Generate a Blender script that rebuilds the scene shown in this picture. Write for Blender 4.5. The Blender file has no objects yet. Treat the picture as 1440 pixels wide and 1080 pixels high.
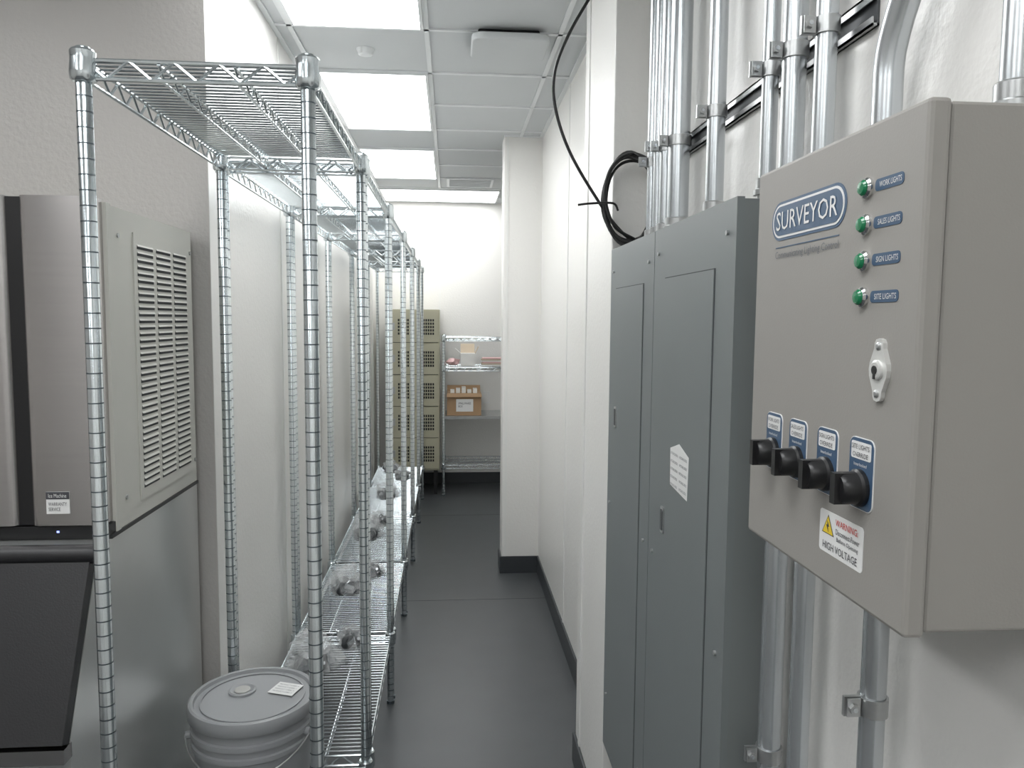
import bpy, bmesh, math, random
from mathutils import Vector, Matrix, noise
random.seed(4)
scene = bpy.context.scene
scene.view_settings.view_transform = 'Standard'
COL = scene.collection

# ------------------------------------------------------------------ materials
def new_mat(name, col=(.8,.8,.8), rough=.5, metal=0., spec=.5, bump=0., bscale=100., var=0., vscale=3., coat=0., stretch=None):
    m = bpy.data.materials.new(name); m.use_nodes = True
    nt = m.node_tree; b = nt.nodes['Principled BSDF']
    b.inputs['Base Color'].default_value = (*col,1)
    b.inputs['Roughness'].default_value = rough
    b.inputs['Metallic'].default_value = metal
    b.inputs['Specular IOR Level'].default_value = spec
    b.inputs['Coat Weight'].default_value = coat
    tc = nt.nodes.new('ShaderNodeTexCoord')
    src = tc.outputs['Object']
    if stretch:
        mp = nt.nodes.new('ShaderNodeMapping'); mp.inputs['Scale'].default_value = stretch
        nt.links.new(src, mp.inputs['Vector']); src = mp.outputs['Vector']
    if bump > 0:
        n = nt.nodes.new('ShaderNodeTexNoise'); n.inputs['Scale'].default_value = bscale; n.inputs['Detail'].default_value = 2
        bp = nt.nodes.new('ShaderNodeBump'); bp.inputs['Strength'].default_value = bump; bp.inputs['Distance'].default_value = .003
        nt.links.new(src, n.inputs['Vector']); nt.links.new(n.outputs['Fac'], bp.inputs['Height'])
        nt.links.new(bp.outputs['Normal'], b.inputs['Normal'])
    if var > 0:
        n = nt.nodes.new('ShaderNodeTexNoise'); n.inputs['Scale'].default_value = vscale; n.inputs['Detail'].default_value = 4
        mx = nt.nodes.new('ShaderNodeMix'); mx.data_type = 'RGBA'
        mx.inputs['A'].default_value = (*[c*(1-var) for c in col],1); mx.inputs['B'].default_value = (*[min(1,c*(1+var)) for c in col],1)
        nt.links.new(src, n.inputs['Vector']); nt.links.new(n.outputs['Fac'], mx.inputs['Factor'])
        nt.links.new(mx.outputs['Result'], b.inputs['Base Color'])
    return m
def emit_mat(name, col, s):
    m = bpy.data.materials.new(name); m.use_nodes = True; nt = m.node_tree
    b = nt.nodes['Principled BSDF']; b.inputs['Base Color'].default_value=(.9,.9,.9,1)
    b.inputs['Emission Color'].default_value=(*col,1); b.inputs['Emission Strength'].default_value=s
    return m
M_wall = new_mat('frp_wall', (.81,.80,.775), .32, spec=.5, bump=.4, bscale=75)
M_wall_shade = new_mat('frp_wall_alcove_shaded', (.53,.51,.49), .4, bump=.4, bscale=90)  # darker copy of frp_wall, alcove shadow put into the base colour
M_trim = new_mat('wall_trim', (.80,.80,.78), .35)
M_ceil = new_mat('ceiling_tile', (.60,.62,.63), .8, var=.02, vscale=6)
M_tbar = new_mat('tbar', (.74,.76,.77), .4)
M_base = new_mat('cove_base', (.04,.045,.05), .45)
M_floor = new_mat('floor_tile', (.062,.067,.071), .38, var=.12, vscale=7, bump=.06, bscale=220)
M_seam = new_mat('floor_seam', (.035,.038,.04), .6)
M_zinc = new_mat('zinc_wire', (.68,.73,.75), .20, metal=.95, var=.08, vscale=30)
M_zincd = new_mat('zinc_groove', (.16,.19,.21), .35, metal=.9)
M_emt = new_mat('galvanised_conduit', (.62,.65,.67), .27, metal=.8, var=.12, vscale=14, stretch=(1,1,.15))
M_emtd = new_mat('strap_steel', (.50,.51,.51), .3, metal=.8, var=.15, vscale=40)
M_strut = new_mat('strut_dark', (.10,.105,.11), .5, metal=.4)
M_panel = new_mat('panel_grey', (.180,.198,.200), .42, spec=.5, var=.05, vscale=5)
M_panels = new_mat('panel_side', (.18,.195,.195), .38)
M_gap = new_mat('gap_dark', (.05,.055,.06), .7)
M_box = new_mat('enclosure_taupe', (.315,.302,.28), .5, bump=.05, bscale=400)
M_blue = new_mat('label_blue', (.05,.10,.18), .35)
M_white = new_mat('label_white', (.80,.80,.79), .5)
M_black = new_mat('black_plastic', (.012,.012,.013), .35)
M_text = new_mat('print_dark', (.06,.06,.07), .6)
M_textg = new_mat('print_grey', (.16,.17,.19), .6)
M_red = new_mat('print_red', (.65,.07,.05), .5)
M_yel = new_mat('print_yellow', (.85,.62,.04), .5)
M_green = new_mat('green_lamp', (.01,.20,.08), .15, coat=.5)
M_chrome = new_mat('polished_chrome', (.8,.8,.8), .15, metal=1.)
M_plate = new_mat('zinc_lock_plate', (.72,.72,.70), .3, metal=.35)
M_ss = new_mat('stainless', (.54,.52,.515), .27, metal=1., var=.05, vscale=3, stretch=(1,1,40))
M_ssb = new_mat('stainless_bin', (.70,.71,.70), .28, metal=.75, var=.06, vscale=5)
M_beige = new_mat('machine_beige', (.60,.595,.55), .5)
M_bin = new_mat('bin_black', (.016,.016,.018), .42, bump=.1, bscale=300)
M_bucket = new_mat('bucket_plastic', (.33,.34,.35), .38, var=.04)
M_spout = new_mat('spout_cap', (.46,.46,.44), .45)
M_lock = new_mat('locker_tan', (.50,.48,.36), .45)
M_card = new_mat('cardboard', (.40,.26,.15), .8, var=.08, vscale=12)
M_pink = new_mat('pink_plastic', (.75,.48,.48), .4)
M_paper = new_mat('paper', (.8,.79,.76), .7)
M_tan = new_mat('tan_paper', (.6,.5,.38), .7)
M_cable = new_mat('cable_black', (.01,.01,.011), .45)
M_light = emit_mat('troffer_lens', (.975,.99,.995), 10.3)
M_light_far = emit_mat('troffer_lens_far', (.975,.99,.995), 7.6)
M_led = emit_mat('blue_led', (.1,.2,1), 1.6)
M_film = bpy.data.materials.new('clear_film'); M_film.use_nodes=True
nt=M_film.node_tree; b=nt.nodes['Principled BSDF']; b.inputs['Base Color'].default_value=(.8,.82,.83,1); b.inputs['Roughness'].default_value=.1
b.inputs['Alpha'].default_value=.27; b.inputs['Specular IOR Level'].default_value=1.0

# ------------------------------------------------------------------ mesh builder
class MB:
    def __init__(s): s.v=[];s.f=[];s.mi=[];s.sm=[];s.mats=[]
    def m(s,mat):
        if mat not in s.mats: s.mats.append(mat)
        return s.mats.index(mat)
    def add(s,vs,fs,mat,smooth=False):
        o=len(s.v); s.v+= [tuple(p) for p in vs]; k=s.m(mat)
        for f in fs: s.f.append([i+o for i in f]); s.mi.append(k); s.sm.append(smooth)
    def box(s,x0,x1,y0,y1,z0,z1,mat):
        vs=[(x,y,z) for z in (z0,z1) for y in (y0,y1) for x in (x0,x1)]
        s.add(vs,[(0,2,3,1),(4,5,7,6),(0,1,5,4),(2,6,7,3),(0,4,6,2),(1,3,7,5)],mat)
    def cyl(s,p0,p1,r,mat,n=12,r1=None,caps=True,smooth=True):
        p0=Vector(p0);p1=Vector(p1);r1=r if r1 is None else r1
        d=(p1-p0).normalized(); a=d.orthogonal().normalized(); b=d.cross(a)
        vs=[];
        for p,rr in((p0,r),(p1,r1)):
            for i in range(n):
                t=2*math.pi*i/n; vs.append(p+(a*math.cos(t)+b*math.sin(t))*rr)
        s.add(vs,[(i,(i+1)%n,n+(i+1)%n,n+i) for i in range(n)],mat,smooth)
        if caps: s.add(vs,[tuple(range(n))[::-1],tuple(range(n,2*n))],mat)
    def lathe(s,prof,c,mat,n=24,axis=(0,0,1),smooth=True,cap=True):
        ax=Vector(axis).normalized(); a=ax.orthogonal().normalized() if abs(ax.z)<.99 else Vector((1,0,0)); b=ax.cross(a); c=Vector(c)
        vs=[]
        for r,h in prof:
            for i in range(n):
                t=2*math.pi*i/n; vs.append(c+ax*h+(a*math.cos(t)+b*math.sin(t))*r)
        fs=[]
        for k in range(len(prof)-1):
            for i in range(n):
                fs.append((k*n+i,k*n+(i+1)%n,(k+1)*n+(i+1)%n,(k+1)*n+i))
        s.add(vs,fs,mat,smooth)
        if cap:
            L=len(prof)-1
            s.add(vs[:n],[tuple(range(n))[::-1]],mat); s.add(vs[L*n:],[tuple(range(n))],mat)
    def tube(s,pts,r,mat,n=8):
        pts=[Vector(p) for p in pts]; N=len(pts); prev=None; vs=[]
        for i,p in enumerate(pts):
            t=(pts[min(i+1,N-1)]-pts[max(i-1,0)]).normalized()
            a=t.orthogonal().normalized() if prev is None else (prev-t*prev.dot(t)).normalized()
            prev=a; b=t.cross(a)
            for k in range(n):
                th=2*math.pi*k/n; vs.append(p+(a*math.cos(th)+b*math.sin(th))*r)
        fs=[(i*n+k,i*n+(k+1)%n,(i+1)*n+(k+1)%n,(i+1)*n+k) for i in range(N-1) for k in range(n)]
        fs2=[tuple(range(n))[::-1],tuple(range((N-1)*n,N*n))]
        s.add(vs,fs,mat,True); s.add(vs,fs2,mat)
    def prism(s,base,off,mat,smooth=False):
        base=[Vector(p) for p in base]; off=Vector(off); n=len(base)
        vs=base+[p+off for p in base]
        s.add(vs,[tuple(range(n))[::-1],tuple(range(n,2*n))],mat)
        s.add(vs,[(i,(i+1)%n,n+(i+1)%n,n+i) for i in range(n)],mat,smooth)
    def rr(s,x0,x1,cy,cz,w,h,r,mat,seg=5):
        r=min(r,w/2-1e-5,h/2-1e-5); pts=[]
        for (sx,sz,a0) in((1,1,0),(-1,1,90),(-1,-1,180),(1,-1,270)):
            for k in range(seg+1):
                t=math.radians(a0+90*k/seg)
                pts.append((x0,cy+sx*(w/2-r)+r*math.cos(t),cz+sz*(h/2-r)+r*math.sin(t)))
        s.prism(pts,(x1-x0,0,0),mat)
    def text(s,txt,c,w,h,mat,ux=(0,-1,0),uy=(0,0,1),ext=.0004):
        cu=bpy.data.curves.new('t','FONT'); cu.body=txt; cu.align_x='LEFT'; cu.resolution_u=2
        ob=bpy.data.objects.new('t',cu); COL.objects.link(ob)
        bpy.context.view_layer.update()
        me=bpy.data.meshes.new_from_object(ob.evaluated_get(bpy.context.evaluated_depsgraph_get()))
        if len(me.vertices)==0: return
        xs=[v.co.x for v in me.vertices]; ys=[v.co.y for v in me.vertices]
        cx=(min(xs)+max(xs))/2; cy=(min(ys)+max(ys))/2; W=max(xs)-min(xs); H=max(ys)-min(ys)
        sx=w/W; sy=(h/H) if h else sx
        ux=Vector(ux);uy=Vector(uy);nn=ux.cross(uy); c=Vector(c)
        vs=[c+ux*((v.co.x-cx)*sx)+uy*((v.co.y-cy)*sy)+nn*ext for v in me.vertices]
        s.add(vs,[tuple(p.vertices) for p in me.polygons],mat)
        bpy.data.objects.remove(ob); bpy.data.meshes.remove(me); bpy.data.curves.remove(cu)
    def build(s,name,bevel=0,recalc=True,parent=None):
        me=bpy.data.meshes.new(name); me.from_pydata(s.v,[],s.f)
        for m in s.mats: me.materials.append(m)
        for p,k,q in zip(me.polygons,s.mi,s.sm): p.material_index=k; p.use_smooth=q
        me.update()
        if recalc:
            bm=bmesh.new(); bm.from_mesh(me); bmesh.ops.remove_doubles(bm,verts=bm.verts,dist=1e-6)
            bmesh.ops.recalc_face_normals(bm,faces=bm.faces)
            for e in bm.edges:
                if len(e.link_faces)==2: e.smooth = e.calc_face_angle(0)<math.radians(40)
            bm.to_mesh(me); bm.free()
        ob=bpy.data.objects.new(name,me); COL.objects.link(ob)
        if bevel:
            md=ob.modifiers.new('bevel','BEVEL'); md.width=bevel; md.segments=2; md.limit_method='ANGLE'; md.angle_limit=math.radians(50)
        if parent: ob.parent=parent
        return ob

def simple_box(name,b,mat,bevel=0):
    m=MB(); m.box(*b,mat); return m.build(name,bevel)

# ------------------------------------------------------------------ room
CH=2.62
simple_box('floor',(-3.1,1.5,-2.1,7.3,-.1,0),M_floor)
fs=MB()
for y in (4.15,1.2,6.0): fs.box(-.66,.53,y-.0015,y+.0015,0,.0006,M_seam)
fs.build('trim_floor_seams')
simple_box('ceiling',(-3.1,1.5,-2.1,7.3,CH,CH+.1),M_ceil)
simple_box('wall_left',(-.78,-.66,2.2,7.2,0,CH),M_wall)
simple_box('wall_alcove',(-3,-.78,2.196,2.3,0,CH),M_wall_shade)
mb=MB(); mb.box(-.78,-.6602,2.196,2.2,0,CH,M_wall_shade); mb.build('trim_alcove_return_shade')  # thin sheet carrying the painted alcove shade across the wall end
simple_box('wall_far',(-.78,1.4,7.2,7.3,0,CH),M_wall)
simple_box('wall_right',(.54,.66,-2,4.59,0,CH),M_wall)
simple_box('wall_right_pilaster',(.44,.54,2.1,2.56,0,CH),M_wall,.004)
simple_box('wall_partition',(.312,1.4,4.59,4.75,0,CH),M_wall,.006)
simple_box('wall_right_far',(1.4,1.5,4.59,7.2,0,CH),M_wall)
simple_box('wall_back',(-3,.66,-2.1,-2,0,CH),M_wall)
simple_box('wall_outer_left',(-3.1,-3,-2.1,2.3,0,CH),M_wall_shade)
def base(name,b): simple_box(name,b,M_base,.002)
base('baseboard_right',(.53,.54,2.57,4.58,0,.105))
base('baseboard_partition',(.302,.54,4.58,4.59,0,.105))
base('baseboard_partition_end',(.302,.312,4.59,4.75,0,.105))
base('baseboard_pilaster',(.43,.44,2.1,2.57,0,.105))
base('baseboard_pilaster_end',(.44,.53,2.56,2.57,0,.105))
base('baseboard_left',(-.66,-.65,2.2,7.19,0,.105))
base('baseboard_far',(-.66,1.4,7.19,7.2,0,.105))
base('baseboard_right_near',(.53,.54,-2,2.1,0,.105))
t=MB()
for y in (3.1,4.3,5.5,6.6): t.box(-.66,-.657,y-.012,y+.012,.105,CH,M_trim)
t.build('trim_left_panels')
t=MB()
for x in (-.1,): t.box(x-.01,x+.01,7.197,7.2,.105,CH,M_trim)
t.build('trim_far_panels')
t=MB()
for y in (3.55,): t.box(.537,.54,y-.012,y+.012,.105,CH,M_trim)
t.box(.436,.44,2.47,2.495,.105,CH,M_trim)
t.build('trim_right_panels')
t=MB()
for x in (.335,): t.box(x-.006,x+.006,4.587,4.59,.105,CH,M_trim)
t.build('trim_partition')
t=MB()
t.box(-.66,-.64,2.2,7.2,CH-.006,CH,M_tbar); t.box(.52,.54,2.56,4.59,CH-.006,CH,M_tbar)
t.box(.312,.52,4.57,4.59,CH-.006,CH,M_tbar); t.box(-.64,1.4,7.18,7.2,CH-.006,CH,M_tbar)
w=.009
for x in (-.09,.41):
    t.box(x-w,x+w,-2,6.42 if x<0 else 4.57,CH-.006,CH,M_tbar)
t.box(-.59-w,-.59+w,-2,6.42,CH-.006,CH,M_tbar)
ys=[1.45+.503*k-.503*6 for k in range(0,17)]
lights=[(-.565,-.112,1.965,2.93),(-.565,-.112,3.47,4.45),(-.565,-.112,4.98,5.96)]
for y in ys:
    if y<-2: continue
    x1=.52 if y<4.59 else 1.4
    inl=any(a[2]-.005<y<a[3]+.005 for a in lights)
    if y>6.4: continue
    t.box(-.09,x1,y-w,y+w,CH-.006,CH,M_tbar)
    if not inl: t.box(-.64 if y>2.2 else -3,-.09,y-w,y+w,CH-.006,CH,M_tbar)
t.box(-.64,1.4,6.42,6.442,CH-.006,CH,M_tbar)
t.build('trim_ceiling_grid')
lights.append((-.575,.40,6.48,7.08))
lights+= [(-.565,-.112,-.05,.93),(-.565,-.112,-1.6,-.62),(-1.9,-1.45,.3,1.28),(-1.9,-1.45,-1.4,-.4)]  # unseen extra troffers, added behind and left of the camera for more light
for a in lights:
    m=MB(); z0=CH-.012
    m.box(a[0],a[1],a[2],a[3],z0,CH-.0005,M_light_far if a[2]>4.9 else M_light)
    f=.012
    m.box(a[0]-f,a[0],a[2]-f,a[3]+f,z0-.003,CH-.0005,M_tbar); m.box(a[1],a[1]+f,a[2]-f,a[3]+f,z0-.003,CH-.0005,M_tbar)
    m.box(a[0],a[1],a[2]-f,a[2],z0-.003,CH-.0005,M_tbar); m.box(a[0],a[1],a[3],a[3]+f,z0-.003,CH-.0005,M_tbar)
    m.build('ceiling_light')
m=MB(); m.lathe([(.036,0),(.036,-.004),(.030,-.012),(.028,-.022),(.02,-.025)],(-.34,3.2,CH),M_tbar,28); m.build('sprinkler_head_cover')
m=MB(); m.box(.10,.33,2.93,3.12,CH-.022,CH-.001,M_black)
pts=[]
for (sx,sy,a0) in((1,1,0),(-1,1,90),(-1,-1,180),(1,-1,270)):
    for k in range(6):
        tt=math.radians(a0+18*k); pts.append((.222+sx*.105+.04*math.cos(tt),3.02+sy*.085+.04*math.sin(tt),CH-.048))
m.prism(pts,(0,0,.026),M_ceil); m.build('wireless_access_point',.006)
m=MB(); m.box(-.03,.33,5.95,6.3,CH-.012,CH-.001,M_tbar)
for k in range(7): m.box(-.01,.31,5.98+k*.045,6.0+k*.045,CH-.016,CH-.012,M_ceil)
m.build('ceiling_vent')
m=MB(); m.box(.30,.37,7.193,7.2,.76,.875,M_white); m.box(.32,.35,7.191,7.193,.78,.81,M_trim); m.box(.32,.35,7.191,7.193,.825,.855,M_trim); m.build('wall_outlet',.002)

# ------------------------------------------------------------------ wire shelving
def wire_shelf(m,x0,x1,y0,y1,z,long='y',sp=.0205,hub=True):
    if long=='y': P=lambda l,s,zz:(s,l,zz); l0,l1,s0,s1=y0,y1,x0,x1
    else: P=lambda l,s,zz:(l,s,zz); l0,l1,s0,s1=x0,x1,y0,y1
    rr=.0034; H=.03
    def truss(A,B,zt,zb,r,step):
        A=Vector(A);B=Vector(B); m.cyl((A.x,A.y,zt),(B.x,B.y,zt),r,M_zinc,6); m.cyl((A.x,A.y,zb),(B.x,B.y,zb),r,M_zinc,6)
        n=max(2,int(round((B-A).length/step))); 
        for i in range(n):
            p=A.lerp(B,i/n); q=A.lerp(B,(i+1)/n)
            za,zc=(zt,zb) if i%2==0 else (zb,zt)
            m.cyl((p.x,p.y,za),(q.x,q.y,zc),r*.8,M_zinc,5,caps=False)
    truss(P(l0,s0,z),P(l1,s0,z),z,z-H,rr,.033); truss(P(l0,s1,z),P(l1,s1,z),z,z-H,rr,.033)
    truss(P(l0,s0,z),P(l0,s1,z),z,z-H,rr,.036); truss(P(l1,s0,z),P(l1,s1,z),z,z-H,rr,.036)
    for f in (.33,.67):
        s=s0+(s1-s0)*f; truss(P(l0,s,z),P(l1,s,z),z-.004,z-.026,.0028,.033)
    n=int((l1-l0)/sp)
    for i in range(1,n):
        l=l0+(l1-l0)*i/n; m.cyl(P(l,s0,z+.003),P(l,s1,z+.003),.0021,M_zinc,5,caps=False)
    for l in (l0,l1):
        for s in (s0,s1):
            c=P(l,s,z)
            m.lathe([(.0165,-.036),(.0205,-.032),(.0215,-.02),(.0195,.0),(.0195,.004),(.0205,.012),(.0175,.016)],c,M_zinc,16)
def post(m,x,y,top,groove=True,n=16):
    m.cyl((x,y,0),(x,y,.012),.016,M_zincd,12)
    m.lathe([(.0127,.01),(.0127,top-.003),(.0112,top)],(x,y,0),M_zinc,n)
    if groove:
        k=.03
        while k<top-.03:
            m.cyl((x,y,k),(x,y,k+.0022),.01295,M_zincd,n,caps=False); k+=.0254
XR=-.240; TOP=1.99
units=[(1.355,2.12),(2.17,3.02),(3.06,3.94),(3.98,4.86),(4.90,5.78),(5.82,6.55)]
for i,(a,b) in enumerate(units):
    XL=-.603 if i==0 else -.612
    m=MB()
    for x in (XL,XR):
        for y in (a,b): post(m,x,y,TOP,True,16 if i<3 else 8)
    wire_shelf(m,XL,XR,a,b,TOP-.02); wire_shelf(m,XL,XR,a,b,.28)
    m.build('wire_shelving_unit')

m=MB(); rx0,rx1,ry0,ry1=-.06,1.1,6.68,7.12
for x in (rx0,rx1):
    for y in (ry0,ry1): post(m,x,y,1.41,True,8)
for z in (1.39,1.13,.27): wire_shelf(m,rx0,rx1,ry0,ry1,z,'x')
m.box(rx0-.0,rx1,ry0-.01,ry1,.68,.705,M_emtd)
m.build('storage_rack')

m=MB(); lx0,lx1,ly0,ly1,lz0,lz1=-.55,-.096,6.72,7.15,.22,1.63
m.box(lx0,lx1,ly0,ly1,lz0,lz1,M_lock)
for x in (lx0+.02,lx1-.05):
    for y in (ly0+.03,ly1-.06): m.box(x,x+.03,y,y+.03,0,lz0,M_black)
dw=(lx1-lx0-.02)/2; dh=(lz1-lz0-.02)/5
for c in range(2):
    for r in range(5):
        x=lx0+.01+c*dw; z=lz0+.01+r*dh
        m.box(x+.004,x+dw-.004,ly0-.012,ly0,z+.005,z+dh-.005,M_lock)
        m.box(x,x+.004,ly0-.002,ly0,z,z+dh,M_gap)
        m.box(x,x+dw,ly0-.002,ly0,z,z+.005,M_gap)
        for i in range(5):
            for j in range(5):
                m.box(x+dw*.40+i*.020,x+dw*.40+i*.020+.014,ly0-.0135,ly0-.012,z+dh*.25+j*.029,z+dh*.25+j*.029+.020,M_black)
        m.box(x+.03,x+.06,ly0-.02,ly0-.012,z+dh*.4,z+dh*.62,M_emtd)
m.build('locker_cabinet')

m=MB(); m.box(-.03,.27,6.72,6.95,.706,.90,M_card)
m.prism([(-.03,6.72,.90),(.27,6.72,.90),(.275,6.70,.87),(-.035,6.70,.87)],(0,-.003,0),M_card)
m.prism([(-.03,6.95,.90),(.27,6.95,.90),(.27,7.0,.95),(-.03,7.0,.95)],(0,.003,.001),M_card)
m.box(.05,.2,6.718,6.72,.74,.85,M_white); m.text('SMALLWARES\nBOX',(.125,6.717,.80),.11,.045,M_text,(1,0,0))
for k in range(5): m.box(.0+k*.05,.035+k*.05,6.76,6.88,.90,.925+.012*(k%3),M_paper)
m.build('cardboard_box',.002)
m=MB(); m.box(.09,.215,6.74,6.88,1.14,1.25,M_paper)
m.prism([(.09,6.88,1.25),(.215,6.88,1.25),(.215,6.93,1.33),(.09,6.93,1.33)],(0,.003,0),M_tan)
m.prism([(.09,6.74,1.25),(.09,6.88,1.25),(.04,6.88,1.29),(.04,6.74,1.29)],(0,0,.003),M_paper)
m.prism([(.215,6.74,1.25),(.215,6.88,1.25),(.245,6.88,1.31),(.245,6.74,1.31)],(.003,0,0),M_tan)
m.build('open_white_carton')
def blob(m,c,s,mat,seed,amp=.35,sub=3,fr=2.2,zmin=None,xr=(-9,9)):
    bm=bmesh.new(); bmesh.ops.create_icosphere(bm,subdivisions=sub,radius=1)
    vs=[]
    for v in bm.verts:
        p=v.co.copy(); q=p*fr+Vector((seed*7.1,seed*3.3,seed))
        k=1+amp*noise.noise(q)+amp*.8*abs(noise.noise(q*2.3))-amp*.6*abs(noise.noise(q*4.1))
        p=p*k; lo=c[2]-s[2]*.85 if zmin is None else zmin
        vs.append((min(max(c[0]+p.x*s[0],xr[0]),xr[1]),c[1]+p.y*s[1],max(c[2]+p.z*s[2],lo)))
    m.add(vs,[tuple(v.index for v in f.verts) for f in bm.faces],mat,False); bm.free()
m=MB(); blob(m,(.02,6.8,1.175),(.06,.05,.035),M_pink,3,sub=2); m.build('pink_wrapped_bundle')
m=MB()
for k in range(6): 
    m.box(.27+random.random()*.03,.52,6.74,6.92,1.142+k*.012,1.151+k*.012,[M_paper,M_tan,M_pink][k%3])
m.build('paper_stack')

# bagged casters on the bottom shelves
M_wheel = new_mat('caster_tread', (.07,.075,.08), .45)
def bag(x,y,sx,sy,sz,seed,nc=4):
    m=MB(); z=.289
    for k in range(nc):
        a=seed+k*2*math.pi/nc; cx=x+math.cos(a)*sx*.5; cy=y+math.sin(a)*sy*.5
        d=Vector((math.cos(a*2),math.sin(a*2),.25)).normalized()
        m.lathe([(.006,-.012),(.022,-.012),(.0285,-.008),(.0285,.008),(.022,.012),(.006,.012)],(cx,cy,z+.032),M_wheel,18,axis=d)
        m.cyl(Vector((cx,cy,z+.032))-d*.0135,Vector((cx,cy,z+.032))+d*.0135,.009,M_emt,10)
        u=Vector((d.y,-d.x,.4)).normalized(); o=Vector((cx,cy,z+.032))
        for sgn in(1,-1): 
            q=o+d*.015*sgn; v=u.cross(d).normalized()*.008
            m.prism([q-v,q+v,q+v*1.6+u*.036,q-v*1.6+u*.036],d*.0015,M_emt)
        m.cyl(o+u*.036,o+u*.055,.0065,M_emt,8)
    X=(-.588,-.265)
    blob(m,(x,y,z+sz*.8),(sx*.85,sy*.85,sz),M_film,seed,.6,3,2.6,z,X)
    blob(m,(x+sx*.75,y+sy*.4,z+sz*.5),(sx*.45,sy*.5,sz*.5),M_film,seed+5,.7,2,3.,z,X)
    blob(m,(x-sx*.4,y-sy*.5,z+sz*.7),(sx*.35,sy*.4,sz*.6),M_film,seed+9,.7,2,3.,z,X)
    m.build('bagged_casters',recalc=False)
bag(-.49,2.70,.085,.09,.080,1.3,5); bag(-.38,2.90,.05,.05,.045,2.2,3)
bag(-.48,3.50,.08,.09,.07,3.1,5); bag(-.38,3.72,.05,.06,.04,4.2,3)
bag(-.48,4.38,.085,.09,.08,5.4,5); bag(-.43,4.66,.06,.06,.05,6.2,4)
bag(-.45,5.4,.08,.09,.06,7.3,5); bag(-.38,6.02,.06,.07,.06,8.4,4); bag(-.49,6.3,.07,.07,.055,9.1,4)

# ------------------------------------------------------------------ bucket
m=MB(); bx,by,bz=-.500,1.93,.286
m.lathe([(.128,0),(.131,.006),(.143,.20),(.150,.205),(.150,.216),(.144,.218),(.1445,.235),(.1515,.237),(.1515,.249),(.145,.251),(.146,.272),(.153,.274),(.153,.284),(.146,.286),(.147,.298)],(bx,by,bz),M_bucket,56)
m.lathe([(.1545,.276),(.157,.279),(.157,.300),(.154,.308),(.149,.3105),(.143,.309),(.140,.301),(.137,.300),(.001,.3015)],(bx,by,bz),M_bucket,56)
m.lathe([(.128,.301),(.128,.3035),(.124,.3035),(.124,.301)],(bx,by,bz),M_bucket,56,cap=False)
m.lathe([(.034,.300),(.034,.306),(.030,.308),(.026,.306),(.024,.3045),(.001,.3045)],(bx-.035,by+.03,bz),M_bucket,28)
m.lathe([(.020,.304),(.020,.307),(.017,.308),(.001,.308)],(bx-.035,by+.03,bz),M_spout,24)
c=Vector((bx+.075,by+.03,bz+.3045)); u=Vector((.94,-.34,0)); v=Vector((.34,.94,0))
m.prism([c+u*a+v*b for a,b in((-.035,-.03),(.035,-.03),(.035,.03),(-.035,.03))],(0,0,.0006),M_white)
for k in range(4): m.text('PRODUCT LABEL %d'%k,c+v*(.018-.012*k)+Vector((0,0,.0008)),.055,.005,M_textg,u,v)
pts=[]
for k in range(17):
    a=math.radians(200+ (340-200)*k/16); r=.162
    pts.append((bx+r*math.cos(a),by+r*math.sin(a),bz+.235-.06*math.sin(math.pi*k/16)))
m.tube(pts,.0022,M_emtd,8)
m.cyl(pts[0],(bx+.145*math.cos(math.radians(200)),by+.145*math.sin(math.radians(200)),bz+.235),.010,M_bucket,12)
m.cyl(pts[-1],(bx+.145*math.cos(math.radians(340)),by+.145*math.sin(math.radians(340)),bz+.235),.010,M_bucket,12)
m.build('plastic_bucket')

# ------------------------------------------------------------------ ice machine
m=MB(); X0,X1=-1.46,-.70; Y0,Y1=1.645,2.16; ZB,ZT=1.10,1.778
m.box(X0,X1,Y0,Y1,ZB,ZT,M_beige)
m.box(X0,X1+.003,Y0-.002,Y0+.018,ZB,ZT+.003,M_beige)
def vpanel(xa,xb,mat):
    pts=[];r=.016
    ya,yb=Y0-.045,Y0-.003
    pts=[(xa,yb),(xb,yb)]
    for k in range(6):
        t=math.radians(0-90*k/5); pts.append((xb-r+r*math.cos(t),ya+r+r*math.sin(t)))
    for k in range(6):
        t=math.radians(-90-90*k/5); pts.append((xa+r+r*math.cos(t),ya+r+r*math.sin(t)))
    m.prism([(p[0],p[1],ZB+.025) for p in pts],(0,0,ZT+.008-ZB-.025),mat,True)
vpanel(-1.46,-.873,M_ss); vpanel(-.848,-.705,M_ss)
m.box(-.885,-.835,Y0-.035,Y0-.002,ZB+.025,ZT+.006,M_black)
m.box(X0,X1,Y0-.04,Y0,ZB,ZB+.022,M_black)
m.box(-.815,-.77,Y0-.0465,Y0-.045,1.15,1.195,M_white)
m.box(-.815,-.77,Y0-.047,Y0-.0465,1.18,1.195,M_text)
m.text('Ice Machine',(-.7925,Y0-.0475,1.1875),.035,.008,M_white,(1,0,0))
m.text('WARRANTY\nSERVICE',(-.7925,Y0-.0475,1.165),.036,.018,M_text,(1,0,0))
m.box(-.80,-.795,Y0-.041,Y0-.04,ZB+.009,ZB+.013,M_led)
m.box(X1,X1+.003,1.775,2.135,1.135,1.735,M_beige)
for c in range(3):
    ya=1.792+c*.112; yb=ya+.092
    for r in range(37):
        z=1.160+r*.0150
        m.box(X1+.003,X1+.0036,ya,yb,z,z+.0062,M_gap)
        m.prism([(X1+.003,ya,z+.0062),(X1+.003,ya,z+.0105),(X1+.006,ya,z+.0058)],(0,yb-ya,0),M_beige)
for (y,z) in((1.70,1.16),(1.70,1.72),(2.148,1.16),(2.148,1.72)): m.cyl((X1,y,z),(X1+.003,y,z),.005,M_emtd,10)
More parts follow.
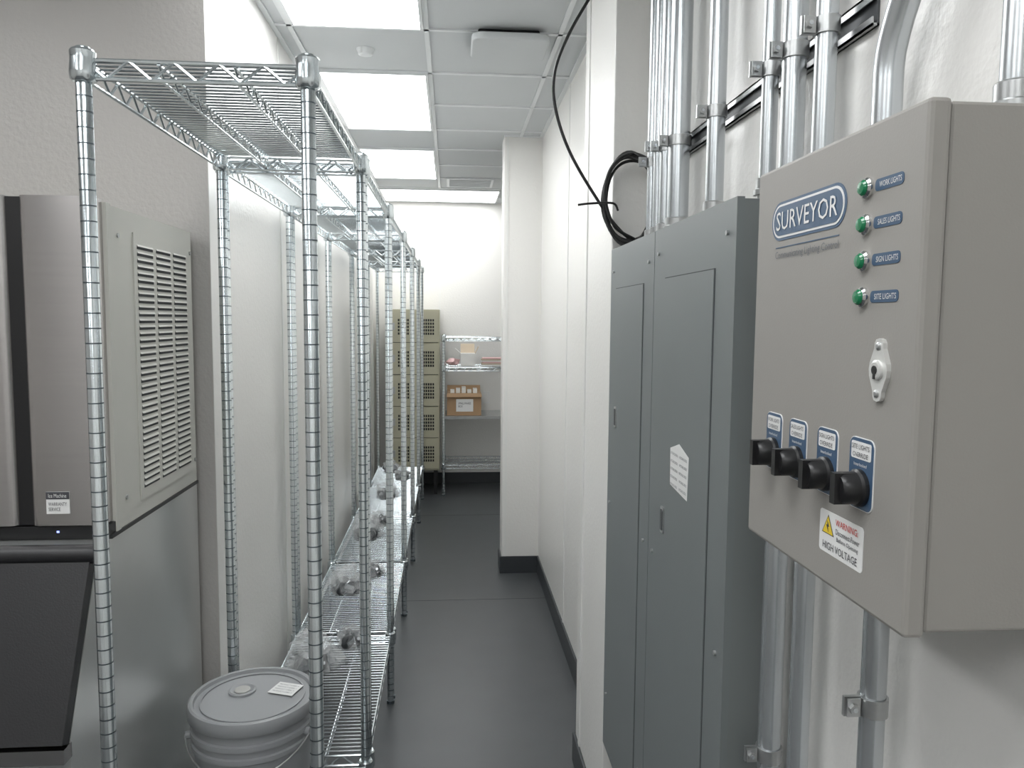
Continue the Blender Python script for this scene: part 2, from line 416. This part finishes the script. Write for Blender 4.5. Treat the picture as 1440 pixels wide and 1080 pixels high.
prof=[(Y1,.12),(Y1,ZB-.008),(1.56,ZB-.008),(1.42,.77),(1.42,.12)]
m.prism([(X0,y,z) for y,z in prof],(X1-X0,0,0),M_ssb)
m.box(X0,X1+.004,Y0-.03,Y1,ZB-.008,ZB,M_black)
m.prism([(X0+.01,1.555,1.09),(X0+.01,1.415,.765),(X0+.01,1.39,.775),(X0+.01,1.53,1.095)],(X1-X0-.010,0,0),M_bin)
m.cyl((X0,1.535,1.085),(X1+.016,1.535,1.085),.019,M_bin,20)
m.box(X0,X1,1.395,1.425,.735,.763,M_ss)
for x in (X0+.06,X1-.06):
    for y in (1.5,2.08): m.cyl((x,y,0),(x,y,.125),.02,M_emtd,12)
m.build('ice_machine')

# ------------------------------------------------------------------ electrical panels
def epanel(ya,yb):
    m=MB(); XF=.44; z0,z1=.34,1.739
    m.box(XF+.012,.539,ya,yb,z0,z1,M_panels)
    m.box(XF,XF+.012,ya,yb,z0-.003,z1+.003,M_panel)
    return m,XF
def finish(m,XF,da,db,dz0,dz1,latch,lz):
    g=.0022
    m.box(XF-.0006,XF,da-g,da,dz0,dz1,M_gap); m.box(XF-.0006,XF,db,db+g,dz0,dz1,M_gap)
    m.box(XF-.0006,XF,da-g,db+g,dz1,dz1+g,M_gap); m.box(XF-.0006,XF,da-g,db+g,dz0-g,dz0,M_gap)
    m.box(XF-.0022,XF,da,db,dz0,dz1,M_panel)
    m.rr(XF-.0045,XF-.002,latch,lz,.022,.055,.004,M_emtd); m.rr(XF-.006,XF-.004,latch,lz,.014,.044,.004,M_strut)
m,XF=epanel(1.650,2.098)
finish(m,XF,1.736,2.03,.44,1.633,2.0,1.294)
for y,z in((1.69,.5),(1.69,1.05),(1.69,1.68),(2.06,.5),(2.06,1.05),(2.06,1.68)): m.cyl((XF-.004,y,z),(XF,y,z),.004,M_emtd,10)
m.build('electrical_panel',.0015)
m,XF=epanel(1.17,1.646)
finish(m,XF,1.262,1.558,.44,1.636,1.53,1.14)
for y,z in((1.205,.5),(1.205,1.0),(1.205,1.69),(1.61,.5),(1.61,1.05),(1.61,1.69)): m.cyl((XF-.004,y,z),(XF,y,z),.004,M_emtd,10)
xx=XF-.0028
m.prism([(xx,1.485,1.298),(xx,1.482,1.225),(xx,1.372,1.216),(xx,1.367,1.298),(xx,1.428,1.314)],(.0006,0,0),M_white)
for cy in (1.456,1.398):
    for k in range(5): m.text('NOTICE PANEL SCHEDULE',(XF-.003,cy,1.290-.0155*k),.046,.005,M_textg)
m.build('electrical_panel',.0015)

# ------------------------------------------------------------------ lighting control box
root=bpy.data.objects.new('lighting_control_box',None); COL.objects.link(root)
XB=.38; ya,yb=.598,.94; z0,z1=1.284,1.73
m=MB(); m.box(XB+.020,.539,ya+.004,yb-.004,z0+.003,z1-.002,M_box)
m.build('enclosure_body',.003,parent=root)
m=MB(); m.box(XB,XB+.019,ya,yb,z0,z1,M_box)
m.build('enclosure_door',.004,parent=root)
m=MB()
m.rr(XB-.0006,XB,.808,1.665,.172,.044,.022,M_blue,8); m.rr(XB-.0010,XB-.0006,.808,1.665,.165,.038,.019,M_white,8)
m.rr(XB-.0014,XB-.0010,.808,1.665,.159,.033,.0165,M_blue,8)
m.text('SURVEYOR',(XB-.0016,.808,1.665),.142,.021,M_white)
m.box(XB-.0005,XB,.735,.882,1.6345,1.6357,M_blue)
m.text('Communicating Lighting Control',(XB-.0004,.808,1.6255),.147,.0105,M_textg)
for z,tx in((1.672,'WORK LIGHTS'),(1.639,'SALES LIGHTS'),(1.606,'SIGN LIGHTS'),(1.573,'SITE LIGHTS')):
    m.rr(XB-.0006,XB,.651,z,.044,.0105,.004,M_blue)
    m.text(tx,(XB-.0008,.648,z),.034,.005,M_white)
    m.lathe([(.0095,0),(.0095,.003),(.0075,.005),(.007,.005)],(XB,.685,z),M_chrome,20,axis=(-1,0,0))
    m.lathe([(.0073,.003),(.0073,.006),(.0055,.008),(.001,.0085)],(XB,.685,z),M_green,18,axis=(-1,0,0))
lc=(.649,1.508)
HP=[(0,.028),(.0045,.027),(.0065,.024),(.0072,.019),(.0135,.006),(.0145,0)]
prof=[(a,b) for a,b in HP]+[(a,-b) for a,b in HP[::-1][1:]]
prof=prof+[(-a,b) for a,b in prof[::-1][1:-1]]
m.prism([(XB-.004,lc[0]+a,lc[1]+b) for a,b in prof],(.004,0,0),M_plate)
m.lathe([(.009,0),(.009,.006),(.007,.007)],(XB,*lc),M_plate,20,axis=(-1,0,0))
m.cyl((XB-.0078,lc[0],lc[1]),(XB-.007,lc[0],lc[1]),.0040,M_black,14)
m.box(XB-.0079,XB-.0069,lc[0]-.0014,lc[0]+.0014,lc[1]-.008,lc[1],M_black)
for s in(1,-1): m.lathe([(.0036,.003),(.0036,.005),(.002,.006)],(XB,lc[0],lc[1]+s*.0210),M_emtd,12,axis=(-1,0,0))
for y,tx in((.8666,'WORK LIGHTS'),(.805,'SALES LIGHTS'),(.739,'SIGN LIGHTS'),(.674,'SITE LIGHTS')):
    m.rr(XB-.001,XB,y,1.410,.0425,.067,.008,M_white); m.rr(XB-.0014,XB-.001,y,1.410,.041,.0655,.0075,M_blue)
    m.rr(XB-.0018,XB-.0014,y,1.4315,.034,.016,.002,M_white)
    m.text(tx,(XB-.002,y,1.4350),.030,.0045,M_text); m.text('OVERRIDE',(XB-.002,y,1.4275),.026,.0045,M_text)
    m.text('Interlocked',(XB-.0017,y,1.4185),.022,.003,M_white)
    kz=1.397
    m.lathe([(.0175,0),(.0175,.004),(.0155,.006),(.0145,.018),(.012,.0215),(.001,.022)],(XB-.0014,y,kz),M_black,28,axis=(-1,0,0))
    m.box(XB-.028,XB-.006,y-.0045,y+.0045,kz-.0145,kz+.0145,M_black)
sy,sz=.707,1.339
m.rr(XB-.0005,XB,sy,sz,.083,.043,.004,M_white); 
m.prism([(XB-.0007,sy+.036,sz-.002),(XB-.0007,sy+.012,sz-.002),(XB-.0007,sy+.024,sz+.018)],(.0002,0,0),M_text)
m.prism([(XB-.0010,sy+.034,sz-.001),(XB-.0010,sy+.014,sz-.001),(XB-.0010,sy+.024,sz+.016)],(.0003,0,0),M_yel)
m.prism([(XB-.0012,sy+.025,sz+.012),(XB-.0012,sy+.021,sz+.006),(XB-.0012,sy+.0235,sz+.006),(XB-.0012,sy+.022,sz+.0),(XB-.0012,sy+.027,sz+.0075),(XB-.0012,sy+.0245,sz+.0075)],(.0002,0,0),M_text)
m.text('WARNING:',(XB-.0006,sy-.012,sz+.014),.042,.0065,M_red)
m.text('Disconnect Power',(XB-.0006,sy-.014,sz+.005),.044,.0055,M_text)
m.text('Before Opening',(XB-.0006,sy-.014,sz-.003),.040,.0055,M_text)
m.text('HIGH VOLTAGE',(XB-.0006,sy,sz-.0135),.066,.0075,M_text)
m.build('door_fittings',parent=root)

# ------------------------------------------------------------------ conduits
XC=.503
def strap(m,y,z,r,x=XC):
    m.lathe([(r+.0005,-.011),(r+.003,-.011),(r+.003,.011),(r+.0005,.011)],(x,y,z),M_emtd,20,cap=False)
    m.box(x-r-.022,x-r-.001,y-.0025,y+.0025,z-.012,z+.012,M_emtd)
    m.box(x-r-.020,x-r-.004,y-.007,y-.0045,z-.011,z+.011,M_emtd)
    m.cyl((x-r-.013,y-.013,z),(x-r-.013,y+.008,z),.0032,M_emt,8)
    m.cyl((x-r-.013,y-.012,z),(x-r-.013,y-.007,z),.0062,M_emtd,6,smooth=False)
def connector(m,y,z,r,s,x=XC):
    m.lathe([(r+.002,s*.035),(r+.004,s*.033),(r+.004,s*.018),(r+.0075,s*.016),(r+.0075,s*.008),(r+.004,s*.007),(r+.004,s*.0)],(x,y,z),M_emtd,18)
SZ=1.945; PT=1.743
def conduit(y,d,za,zb,straps=(SZ,),conn=True,x=XC):
    m=MB(); r=d/2; m.cyl((x,y,za),(x,y,zb),r,M_emt,24)
    for z in straps: strap(m,y,z,r,x)
    if conn: connector(m,y,za,r,1,x)
    return m
conduit(1.93,.024,PT,CH).build('electrical_conduit')
conduit(1.87,.024,PT,CH,(1.97,)).build('electrical_conduit')
conduit(1.80,.032,PT,CH,(1.955,)).build('electrical_conduit')
conduit(1.70,.047,PT,CH).build('electrical_conduit')
conduit(1.46,.034,PT,CH).build('electrical_conduit')
conduit(1.212,.026,PT,CH).build('electrical_conduit')
conduit(1.127,.035,.0,CH,(SZ,.87),False).build('electrical_conduit')
conduit(1.03,.029,.0,CH,(SZ,.87),False).build('electrical_conduit')
m=MB(); m.cyl((XC,.845,0),(XC,.845,z0),.0145,M_emt,24); strap(m,.845,1.095,.0145); connector(m,.845,z0,.0145,-1); m.build('electrical_conduit')
m=MB(); pts=[(XC,.875,z1),(XC,.875,1.83)]
for k in range(9):
    t=k/8; s=t*t*(3-2*t); pts.append((XC,.875-.055*s,1.84+.14*t))
pts+=[(XC,.82,CH)]
m.tube(pts,.0165,M_emt,20); connector(m,.875,z1,.0165,1); m.build('electrical_conduit')
m=MB(); m.cyl((XC,.668,z1),(XC,.668,CH),.0135,M_emt,20); connector(m,.668,z1,.0135,1); m.build('electrical_conduit')
m=MB(); sx0,sx1=.530,.5395
m.box(sx1-.003,sx1,.965,1.97,SZ-.021,SZ+.021,M_strut)
m.box(sx0,sx1,.965,1.97,SZ-.021,SZ-.018,M_emtd); m.box(sx0,sx1,.965,1.97,SZ+.018,SZ+.021,M_emtd)
m.box(sx0,sx0+.002,.965,1.97,SZ-.021,SZ-.010,M_emtd); m.box(sx0,sx0+.002,.965,1.97,SZ+.010,SZ+.021,M_emtd)
m.build('metal_strut_channel')

# ------------------------------------------------------------------ cable with coil
def spline(P,n=10):
    P=[Vector(p) for p in P]; out=[]
    for i in range(len(P)-1):
        a=P[max(i-1,0)];b=P[i];c=P[i+1];d=P[min(i+2,len(P)-1)]
        for k in range(n):
            t=k/n; out.append(.5*((2*b)+(c-a)*t+(2*a-5*b+4*c-d)*t*t+(3*b-a-3*c+d)*t**3))
    out.append(P[-1]); return out
m=MB()
B=1.55
P=[(.425,2.05,CH),(.40,2.05,2.45),(.355,2.05,B+.827),(.304,2.05,B+.736),(.271,2.05,B+.646),(.273,2.05,B+.555),(.315,2.05,B+.437),(.402,2.05,B+.30),(.46,2.06,B+.235),(.515,2.07,B+.20)]
m.tube(spline(P,10),.0042,M_cable,8)
cc=Vector((.478,2.035,1.868)); u=Vector((.93,-.36,0)).normalized()
for k in range(4):
    pts=[]; ra=.066+.003*(k%3); rb=.108+.005*((k*2)%4)
    for i in range(41):
        t=2*math.pi*i/40+.4
        pts.append(cc+u*(ra*math.cos(t)-.004*k)+Vector((0,-.009*k+.013,0))+Vector((0,0,rb*math.sin(t)+.004*math.sin(3*t+k))))
    m.tube(pts,.0042,M_cable,8)
m.tube(spline([(.535,2.07,1.98),(.47,2.02,1.985),(.42,2.02,1.95),(.405,2.03,1.88),(.43,2.03,1.80),(.49,2.04,1.765)],8),.0042,M_cable,8)
m.tube(spline([(.335,2.04,1.853),(.37,2.03,1.856),(.42,2.0,1.853),(.44,2.03,1.84)],6),.003,M_cable,6)
m.build('coiled_black_cable')

w=bpy.data.worlds.new('w'); scene.world=w; w.use_nodes=True
w.node_tree.nodes['Background'].inputs[0].default_value=(.8,.85,.9,1); w.node_tree.nodes['Background'].inputs[1].default_value=.3

cam=bpy.data.cameras.new('camera'); co=bpy.data.objects.new('camera',cam); COL.objects.link(co)
cam.sensor_width=36; cam.lens=27; cam.clip_start=.02
R=Matrix.Rotation(math.radians(-4.6),4,'Z')@Matrix.Rotation(math.radians(90-4.8),4,'X')@Matrix.Rotation(math.radians(.45),4,'Z')
co.location=(0,0,1.55); co.rotation_euler=R.to_euler()
scene.camera=co
